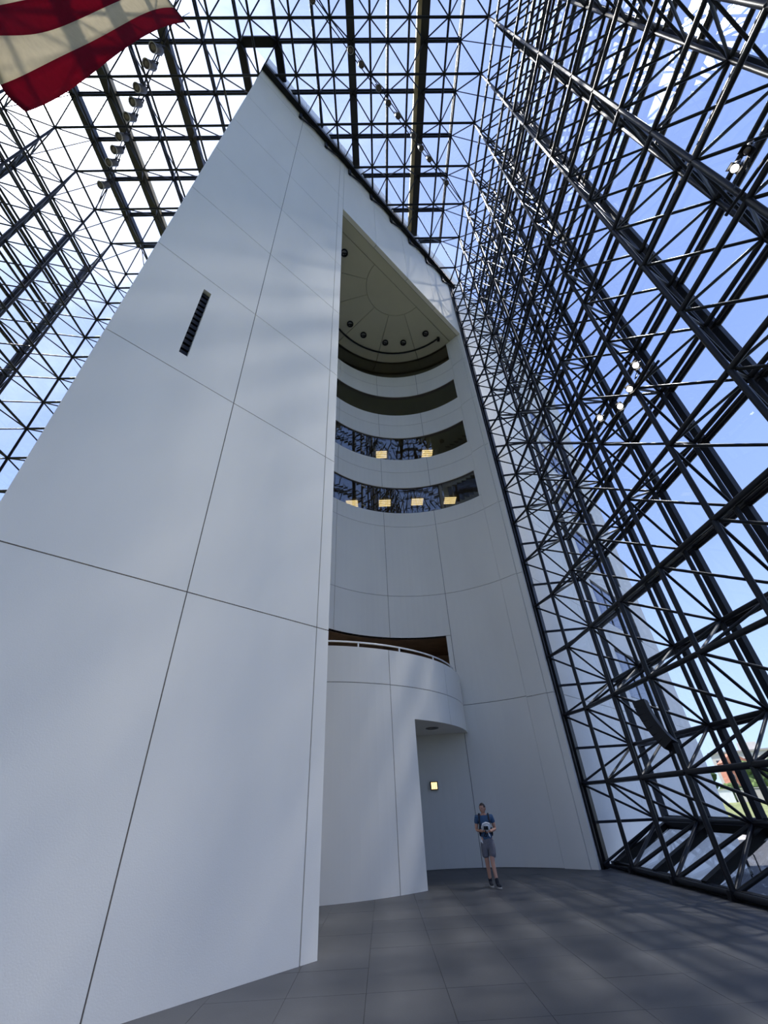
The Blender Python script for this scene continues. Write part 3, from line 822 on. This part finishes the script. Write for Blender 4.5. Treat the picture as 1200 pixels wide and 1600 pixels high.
def room_light(u, n, z, label, grp):
    t = thing('ceiling_panel_light', label, 'light', T(u, n, z), grp)
    MB().box((0, 0, -0.012), 0.66, 0.66, 0.02).obj('diffuser', M_LITP, t)
    f = MB()
    for s_ in (-1, 1): f.box((s_ * 0.34, 0, -0.02), 0.03, 0.71, 0.04); f.box((0, s_ * 0.34, -0.02), 0.65, 0.03, 0.04)
    for k in (-1, 0, 1): f.box((0, k * 0.165, -0.03), 0.65, 0.018, 0.015)
    f.obj('frame', M_RIM, t)
for i, (u, n) in enumerate(((12.45, 7.45), (13.77, 6.19), (15.05, 4.89), (16.34, 3.57))):
    room_light(u, n, 15.63, 'square yellow lit ceiling panel, %s from the left in the lowest window band' % ORD[i], 'lit panels behind the lowest band')
for i, (u, n) in enumerate(((13.77, 6.24), (15.77, 4.27))):
    room_light(u, n, 19.35, 'square yellow lit ceiling panel, %s from the left in the second window band' % ORD[i], 'lit panels behind the second band')
for (a, lab) in ((49.0, 'tiny lit lamp at mid width in the top window band'), (7.0, 'tiny lit lamp at the right end of the top window band')):
    ca = math.radians(a)
    t = thing('small_lamp', lab, 'light', T(RU + (RR + 0.42) * math.cos(ca), RN + (RR + 0.42) * math.sin(ca), 24.89))
    MB().lathe([(0.07, 0), (0.07, 0.06), (0.03, 0.06), (0.03, 0.12)], 12).obj('base', M_BLACK, t)
    MB().lathe([(0.05, 0.12), (0.10, 0.16), (0.10, 0.24), (0.05, 0.28)], 12).obj('globe', M_AMBER, t, True)
for a, lab in ((59.3, 'dark low cabinet behind the third window band, left one'), (29.1, 'dark low cabinet behind the third window band, right one')):
    ca = math.radians(a)
    t = thing('low_cabinet', lab, 'cabinet', T(RU + (RR + 0.55) * math.cos(ca), RN + (RR + 0.55) * math.sin(ca), 21.18), rot=(0, 0, math.radians(45 + a)))
    MB().box((0, 0, 0.17), 0.4, 0.9, 0.34).obj('body', M_BLACK, t); MB().box((0, 0, 0.36), 0.46, 0.96, 0.04).obj('top', M_GREYM, t)
# wall sconce by the passage
ca = math.radians(45.2)
sc_ = thing('wall_sconce', 'small lit amber square wall lantern in the passage under the balcony', 'lamp', T(RU + (RR - 0.005) * math.cos(ca), RN + (RR - 0.005) * math.sin(ca), 2.24), rot=(0, 0, math.radians(45 + 45.2)))
f = MB()
for s_ in (-1, 1): f.box((-0.04, s_ * 0.115, 0), 0.09, 0.03, 0.25); f.box((-0.04, 0, s_ * 0.112), 0.09, 0.2, 0.026)
for s_ in (-0.035, 0.035): f.box((-0.088, s_, 0.01), 0.01, 0.012, 0.20)
f.obj('frame', M_BLACK, sc_); MB().box((-0.035, 0, 0), 0.07, 0.2, 0.198).obj('diffuser', M_AMBER, sc_)

# ------------------------------------------------------------------ person
def skin_mesh(pts, edges, radii, sub=2):
    me = bpy.data.meshes.new('sk'); me.from_pydata(pts, edges, []); me.update()
    o = bpy.data.objects.new('sk', me); COL.objects.link(o)
    o.modifiers.new('s', 'SKIN'); o.modifiers.new('d', 'SUBSURF').levels = sub
    me.skin_vertices[0].data[0].use_root = True
    for i, r in enumerate(radii):
        me.skin_vertices[0].data[i].radius = r if isinstance(r, tuple) else (r, r)
    dg = bpy.context.evaluated_depsgraph_get(); dg.update()
    ev = o.evaluated_get(dg); m2 = bpy.data.meshes.new_from_object(ev)
    bpy.data.objects.remove(o)
    return m2
def join(meshes, name, m, parent):
    bm = bmesh.new()
    for x in meshes: bm.from_mesh(x)
    me = bpy.data.meshes.new(name); bm.to_mesh(me); bm.free(); me.materials.clear(); me.materials.append(m)
    for p in me.polygons: p.use_smooth = True
    return link(name, me, parent)
def chain(pts, radii, sub=2): return skin_mesh(pts, [(i, i + 1) for i in range(len(pts) - 1)], radii, sub)
PL = Vector((2.63, 13.62, 0))
pers = thing('person', 'man in blue shirt and grey shorts walking by the curved wall, looking aside', 'person', PL, rot=(0, 0, math.radians(-11)))
# local axes: x to the viewer's right, -y towards the viewer
hipL, hipR = (-0.085, 0, 0.86), (0.085, 0, 0.86)
shL, shR = (-0.185, 0.01, 1.385), (0.185, 0.01, 1.385)
elL, elR = (-0.235, 0.03, 1.115), (0.245, 0.03, 1.12)
wrL, wrR = (-0.065, -0.20, 1.10), (0.10, -0.21, 1.09)
knL, knR = (-0.075, 0.02, 0.47), (0.055, -0.09, 0.48)
anL, anR = (-0.065, 0.09, 0.09), (0.095, -0.20, 0.10)
V_ = [(0, 0, 0.90), (0, 0, 1.05), (0, 0.0, 1.22), (0, 0.015, 1.36), (0, 0.01, 1.44), (-0.005, -0.005, 1.50),
      shL, elL, wrL, shR, elR, wrR, hipL, knL, anL, hipR, knR, anR]
E_ = [(0, 1), (1, 2), (2, 3), (3, 4), (4, 5), (3, 6), (6, 7), (7, 8), (3, 9), (9, 10), (10, 11), (0, 12), (12, 13), (13, 14), (0, 15), (15, 16), (16, 17)]
R_ = [(0.13, 0.10), (0.125, 0.09), (0.14, 0.095), (0.12, 0.085), 0.055, 0.052, 0.058, 0.042, 0.030, 0.058, 0.042, 0.030, 0.085, 0.058, 0.040, 0.085, 0.058, 0.040]
body = [skin_mesh(V_, E_, R_)]
# head turned towards the viewer's left
hd = bpy.data.meshes.new('hd'); bm = bmesh.new(); bmesh.ops.create_uvsphere(bm, u_segments=28, v_segments=20, radius=1.0)
for v in bm.verts:
    x, y, z = v.co                       # face looks along -y
    r = Vector((x * 0.074, y * 0.094, z * 0.112))
    if z < -0.2: r.x *= 1 + 0.28 * (z + 0.2); r.y *= 1 + 0.12 * (z + 0.2)
    if y < -0.2:
        fx = math.exp(-(x / 0.16) ** 2)
        r.y -= 0.026 * fx * math.exp(-((z + 0.12) / 0.16) ** 2) + 0.010 * fx * math.exp(-((z - 0.02) / 0.14) ** 2)   # nose
        r.y -= 0.008 * math.exp(-(x / 0.3) ** 2) * math.exp(-((z + 0.50) / 0.07) ** 2)                                 # lips
        r.y -= 0.012 * math.exp(-(x / 0.3) ** 2) * math.exp(-((z + 0.82) / 0.14) ** 2)                                 # chin
        for s_ in (-1, 1): r.y += 0.012 * math.exp(-((x - s_ * 0.40) / 0.2) ** 2) * math.exp(-((z - 0.08) / 0.12) ** 2)  # eye sockets
        r.y -= 0.006 * math.exp(-((z - 0.27) / 0.09) ** 2)                                                             # brow
    v.co = r
for s_ in (-1, 1):                        # ears
    eb = bmesh.ops.create_uvsphere(bm, u_segments=10, v_segments=8, radius=1.0)
    for v in eb['verts']: v.co = Vector((v.co.x * 0.012 + s_ * 0.077, v.co.y * 0.02 + 0.012, v.co.z * 0.033 - 0.002))
bm.to_mesh(hd); bm.free()
HM = Matrix.Translation((-0.005, -0.012, 1.568)) @ Matrix.Rotation(math.radians(-32), 4, 'Z') @ Matrix.Rotation(math.radians(4), 4, 'X')
hd.transform(HM); body.append(hd)
# hands, four fingers and a thumb each, closed around the bundle
def hand(wr, to, curl, side):
    wr = Vector(wr); d = (Vector(to) - wr).normalized(); up = Vector((0, 0, 1)); s_ = d.cross(up).normalized(); up = s_.cross(d)
    ms = [chain([wr, wr + d * 0.045, wr + d * 0.085], [(0.024, 0.028), (0.020, 0.038), (0.017, 0.040)], 1)]
    for k, (o, ln) in enumerate(((0.030, 0.070), (0.010, 0.078), (-0.010, 0.074), (-0.028, 0.058))):
        b = wr + d * 0.080 + up * o; c = Vector(curl)
        ms.append(chain([b, b + d * ln * 0.45 + c * 0.012, b + d * ln * 0.75 + c * 0.030, b + d * ln * 0.82 + c * 0.052], [0.0105, 0.0095, 0.009, 0.008], 1))
    b = wr + d * 0.03 + up * 0.03
    ms.append(chain([b, b + up * 0.028 + d * 0.025 + Vector(curl) * 0.01, b + up * 0.042 + d * 0.055 + Vector(curl) * 0.022], [0.012, 0.011, 0.009], 1))
    return ms
body += hand(wrL, (0.04, -0.235, 1.135), (0, 0.9, 0.2), 1)
body += hand(wrR, (0.00, -0.245, 1.09), (0, 0.9, 0.2), -1)
join(body, 'body', M_SKIN, pers)
eye = MB()
for s_ in (-1, 1):
    p = HM @ Vector((s_ * 0.029, -0.080, 0.008)); eye.lathe([(0.002, 0.008), (0.008, 0.005), (0.0095, 0), (0.008, -0.005), (0.002, -0.008)], 8, Matrix.Translation(p))
eye.obj('eyes', M_HAIR, pers, True)
hair = bpy.data.meshes.new('hair'); bm = bmesh.new(); bmesh.ops.create_uvsphere(bm, u_segments=28, v_segments=20, radius=1.0)
bmesh.ops.delete(bm, geom=[v for v in bm.verts if v.co.z < (0.48 if v.co.y < -0.45 else (0.1 if v.co.y < -0.05 else -0.42))], context='VERTS')
for v in bm.verts: v.co = Vector((v.co.x * 0.081, v.co.y * 0.100 + 0.003, v.co.z * 0.121 + 0.004))
bm.to_mesh(hair); bm.free(); hair.transform(HM); hj = join([hair], 'hair', M_HAIR, pers)
hj.modifiers.new('thick', 'SOLIDIFY').thickness = 0.008
# clothes
V2 = [(0, 0, 0.79), (0, 0, 1.05), (0, 0.0, 1.22), (0, 0.012, 1.36), (0, 0.01, 1.405), shL, (-0.215, 0.02, 1.235), shR, (0.22, 0.02, 1.24)]
join([skin_mesh(V2, [(0, 1), (1, 2), (2, 3), (3, 4), (3, 5), (5, 6), (3, 7), (7, 8)], [(0.160, 0.126), (0.148, 0.112), (0.158, 0.112), (0.135, 0.098), (0.075, 0.075), 0.074, 0.066, 0.074, 0.066])], 'shirt', M_SHIRT, pers)
V3 = [(0, 0, 0.99), (0, 0, 0.84), (-0.095, 0, 0.76), (-0.088, 0.01, 0.54), (0.095, -0.01, 0.76), (0.072, -0.07, 0.545)]
join([skin_mesh(V3, [(0, 1), (1, 2), (2, 3), (1, 4), (4, 5)], [(0.150, 0.118), (0.155, 0.120), 0.108, 0.092, 0.108, 0.092])], 'shorts', M_SHORT, pers)
join([chain([(-0.067, 0.075, 0.20), anL, (-0.065, 0.085, 0.06)], [0.047, 0.046, 0.046])], 'sock', M_NAVY, pers)
join([chain([(0.088, -0.175, 0.20), anR, (0.10, -0.205, 0.07)], [0.047, 0.046, 0.046])], 'sock', M_NAVY, pers)
def shoe(heel, toe, lift):
    h, t_ = Vector(heel), Vector(toe)
    join([chain([h + Vector((0, 0, 0.07)), h.lerp(t_, 0.35) + Vector((0, 0, 0.062)), h.lerp(t_, 0.75) + Vector((0, 0, 0.046)), t_ + Vector((0, 0, 0.038))], [(0.040, 0.042), (0.044, 0.046), (0.046, 0.030), (0.034, 0.022)])], 'shoe', M_NAVY, pers)
    d = (t_ - h); s_ = Vector((-d.y, d.x, 0)).normalized(); mb = MB(); poly = []
    for k in range(16):
        a = 2 * math.pi * k / 16; poly.append(h.lerp(t_, 0.5) + d * 0.62 * math.cos(a) + s_ * 0.048 * math.sin(a))
    mb.prism(poly, (0, 0, 0.03)).obj('sole', M_SOLE, pers)
shoe((-0.075, 0.12, 0.002), (-0.03, -0.08, 0.002), 0)
shoe((0.085, -0.18, 0.006), (0.16, -0.36, 0.006), 0)
# things he carries
bp = thing('backpack', 'black backpack worn by the man in the blue shirt', 'backpack', PL, rot=(0, 0, math.radians(-11)))
join([chain([(0, 0.175, 0.98), (0, 0.185, 1.10), (0, 0.18, 1.25), (0, 0.16, 1.36)], [(0.13, 0.07), (0.15, 0.085), (0.14, 0.08), (0.10, 0.05)])], 'pack', M_NAVY, bp)
for s_ in (-1, 1):
    MB().tube([(s_ * 0.11, 0.13, 1.36), (s_ * 0.115, 0.05, 1.455), (s_ * 0.12, -0.06, 1.43), (s_ * 0.125, -0.125, 1.33), (s_ * 0.135, -0.13, 1.20), (s_ * 0.155, -0.08, 1.06), (s_ * 0.15, 0.08, 1.00)], 0.021, 8).obj('strap', M_NAVY, bp, True)
cap = thing('sun_hat', 'crumpled white sun hat held at the belly of the man', 'hat', PL, rot=(0, 0, math.radians(-11)))
hm = bpy.data.meshes.new('hat'); bm = bmesh.new(); bmesh.ops.create_uvsphere(bm, u_segments=20, v_segments=12, radius=1.0)
for v in bm.verts:
    n_ = 1 + 0.10 * math.sin(v.co.x * 7 + v.co.z * 5) + 0.07 * math.sin(v.co.y * 9 + 2)
    v.co = Vector((v.co.x * 0.105 * n_ + 0.03, v.co.y * 0.055 * n_ - 0.245, v.co.z * 0.085 * n_ + 1.185))
bm.to_mesh(hm); bm.free(); join([hm], 'crown', M_PAPER, cap)
MB().tube([(-0.07, -0.27, 1.12), (-0.085, -0.29, 1.18), (-0.05, -0.30, 1.245), (0.03, -0.295, 1.27), (0.11, -0.28, 1.25), (0.145, -0.26, 1.18)], [0.012, 0.02, 0.022, 0.022, 0.02, 0.012], 8).obj('brim', M_PAPER, cap, True)
cm = thing('camera', 'small black camera held over the white hat', 'camera', PL, rot=(0, 0, math.radians(-11)))
MB().box((0.015, -0.315, 1.165), 0.11, 0.045, 0.075).obj('camera_body', M_NAVY, cm)
MB().lathe([(0.030, 0), (0.030, 0.05), (0.022, 0.05), (0.022, 0.045)], 14, Matrix.Translation((0.02, -0.335, 1.16)) @ Matrix.Rotation(math.radians(90), 4, 'X')).obj('lens', M_BLACK, cm, True)
MB().tube([(0.0, -0.33, 1.12), (-0.02, -0.30, 1.05), (-0.06, -0.26, 1.00), (0.0, -0.25, 0.99), (0.03, -0.29, 1.06)], 0.012, 6).obj('strap', M_NAVY, cm, True)
pa = thing('paper_map', 'folded white paper hanging below the hands of the man', 'paper', PL, rot=(0, 0, math.radians(-11)))
MB().prism([(0.045, -0.25, 1.09), (0.09, -0.25, 1.03), (0.10, -0.24, 0.965), (0.06, -0.245, 1.01)], (0, 0.006, 0)).obj('sheet', M_PAPER, pa)
pa = thing('paper_tag', 'white paper sticking out at the hip pocket of the man', 'paper', PL, rot=(0, 0, math.radians(-11)))
MB().prism([(-0.125, -0.135, 0.95), (-0.115, -0.14, 0.845), (-0.165, -0.12, 0.89)], (0, 0.006, 0)).obj('sheet', M_PAPER, pa)

# ------------------------------------------------------------------ outdoors
gr = thing('ground', 'lawn and paving outside the right glass wall', 'ground', kind='structure')
GZ = -1.65
MB().box((100, 120, GZ - 0.5), 900, 900, 1.0).obj('lawn', M_LAWN, gr)
ge, gp = Vector((0.58, 0.815, 0)).normalized(), Vector((0.815, -0.58, 0)).normalized()
def strip(e0, e1, p0, p1, h, m, nm):
    z0 = Vector((0, 0, GZ)); mb = MB()
    c = [ge * e0 + gp * p0 + z0, ge * e0 + gp * p1 + z0, ge * e1 + gp * p1 + z0, ge * e1 + gp * p0 + z0]
    mb.hexa(c + [q + Vector((0, 0, h)) for q in c]); mb.obj(nm, m, gr)
strip(8, 50, -30, 60, 0.03, M_GRAV, 'gravel_strip'); strip(50, 65, -60, 80, 0.045, M_PAVE, 'path')
MB().box((0, -340, GZ + 0.02), 1200, 580, 0.06).obj('harbour_water', M_WATER, gr)
MB().box((340, -20, GZ + 0.02), 500, 58, 0.06).obj('harbour_water', M_WATER, gr)
def ico(mb, c, r, sq=0.85):
    bm = bmesh.new(); bmesh.ops.create_icosphere(bm, subdivisions=2, radius=1.0)
    o = len(mb.v)
    for v in bm.verts:
        k = r * (1 + random.uniform(-0.22, 0.22)); mb.v.append((c[0] + v.co.x * k, c[1] + v.co.y * k, c[2] + v.co.z * k * sq))
    mb.f += [tuple(o + v.index for v in f.verts) for f in bm.faces]; bm.free()
def tree(x, y, h, r, label, mt=M_LEAF):
    t = thing('broadleaf_tree', label, 'tree', (x, y, GZ), 'trees beyond the lawn')
    MB().tube([(0, 0, 0), (0.1, 0, h * 0.35), (0, 0.1, h * 0.6)], [0.35, 0.28, 0.15], 7).obj('trunk', M_BARK, t)
    mb = MB()
    for k in range(11):
        a = random.uniform(0, 6.28); q = random.uniform(0, r * 0.65)
        ico(mb, (q * math.cos(a), q * math.sin(a), h * random.uniform(0.30, 0.82)), r * random.uniform(0.4, 0.62))
    mb.obj('crown', mt, t)
TREES = [(102.5, 161.5, 10.5, 5.4, 0), (103.5, 148.2, 4.6, 2.9, 1), (116.0, 153.5, 11.6, 4.8, 1), (128.0, 159.0, 12.0, 5.6, 0), (127.5, 143.0, 12.0, 6.5, 1)]
TL = ['dark green tree left of the red brick building beyond the lawn', 'low pale green tree in front of the red brick building', 'pale green bushy tree right of the red brick building',
      'dark tall tree at the right picture edge beyond the lawn', 'pale tree mostly outside the right picture edge']
for (x, y, h, r, k), lab in zip(TREES, TL): tree(x, y, h, r, lab, M_LEAF2 if k else M_LEAF)
bd = thing('brick_building', 'red brick house with gabled roof and small dark windows beyond the trees', 'building', (152.5, 211.5, GZ), rot=(0, 0, math.radians(-25)))
MB().box((0, 0, 6.2), 9.5, 12, 12.4).obj('wall', M_BRICK, bd)
MB().prism([(-5.0, -6.3, 12.4), (5.0, -6.3, 12.4), (0, -6.3, 16.0)], (0, 12.6, 0)).obj('roof', M_BRICK, bd)
for zz in (4.2, 7.4, 10.6):
    for xx in (-3.0, 0, 3.0):
        wi = MB().box((xx, -6.03, zz), 1.5, 0.1, 1.7).obj('window', M_PALEW, bd); MB().box((xx, -6.08, zz), 1.25, 0.1, 1.45).obj('pane', M_WIN, wi)
wl = thing('white_building', 'long low pale building with flat roof behind the trees', 'building', (192, 240, GZ), rot=(0, 0, math.radians(-38)))
MB().box((0, 0, 9), 46, 14, 18).obj('wall', M_PALEW, wl); MB().box((0, 0, 18.4), 48, 15, 0.8).obj('roof', M_ROOFT, wl); MB().box((-6, 0, 20.5), 8, 6, 3.4).obj('roof_house', M_PALEW, wl)
for k in range(8): MB().box((-20 + k * 5.6, -7.05, 14), 3, 0.12, 2.4).obj('window', M_WIN, wl)
wl = thing('garden_wall', 'low white wall at the far edge of the lawn', 'wall', (99.5, 144, GZ), rot=(0, 0, math.radians(-35)))
MB().box((-9.5, 0, 1.55), 20, 0.6, 3.1).obj('wall', M_RAIL, wl); MB().box((12, 0, 1.45), 22, 0.7, 2.9).obj('wall', M_PAVE, wl); MB().box((0, 0, 3.2), 46, 0.9, 0.2).obj('coping', M_PAVE, wl)
rk = thing('bike_rack', 'bent black tube rack outside the glass by the tower edge', 'rack', (16.6, 25.0, GZ + 0.03))
for k in range(2):
    MB().tube([(k * 0.5, 0, 0), (k * 0.5, 0, 0.75), (k * 0.5, 0.1, 0.85), (k * 0.5, 0.55, 0.85), (k * 0.5, 0.65, 0.75), (k * 0.5, 0.65, 0)], 0.03, 7).obj('hoop', M_BLACK, rk, True)
lp = thing('lamp_post', 'thin white lamp post beyond the lawn', 'lamp post', (97, 137, GZ))
MB().tube([(0, 0, 0), (0, 0, 7)], [0.14, 0.09], 7).obj('post', M_RAIL, lp); MB().lathe([(0.1, 7.0), (0.4, 7.1), (0.3, 7.35), (0.05, 7.5)], 10).obj('lamp_head', M_RAIL, lp)
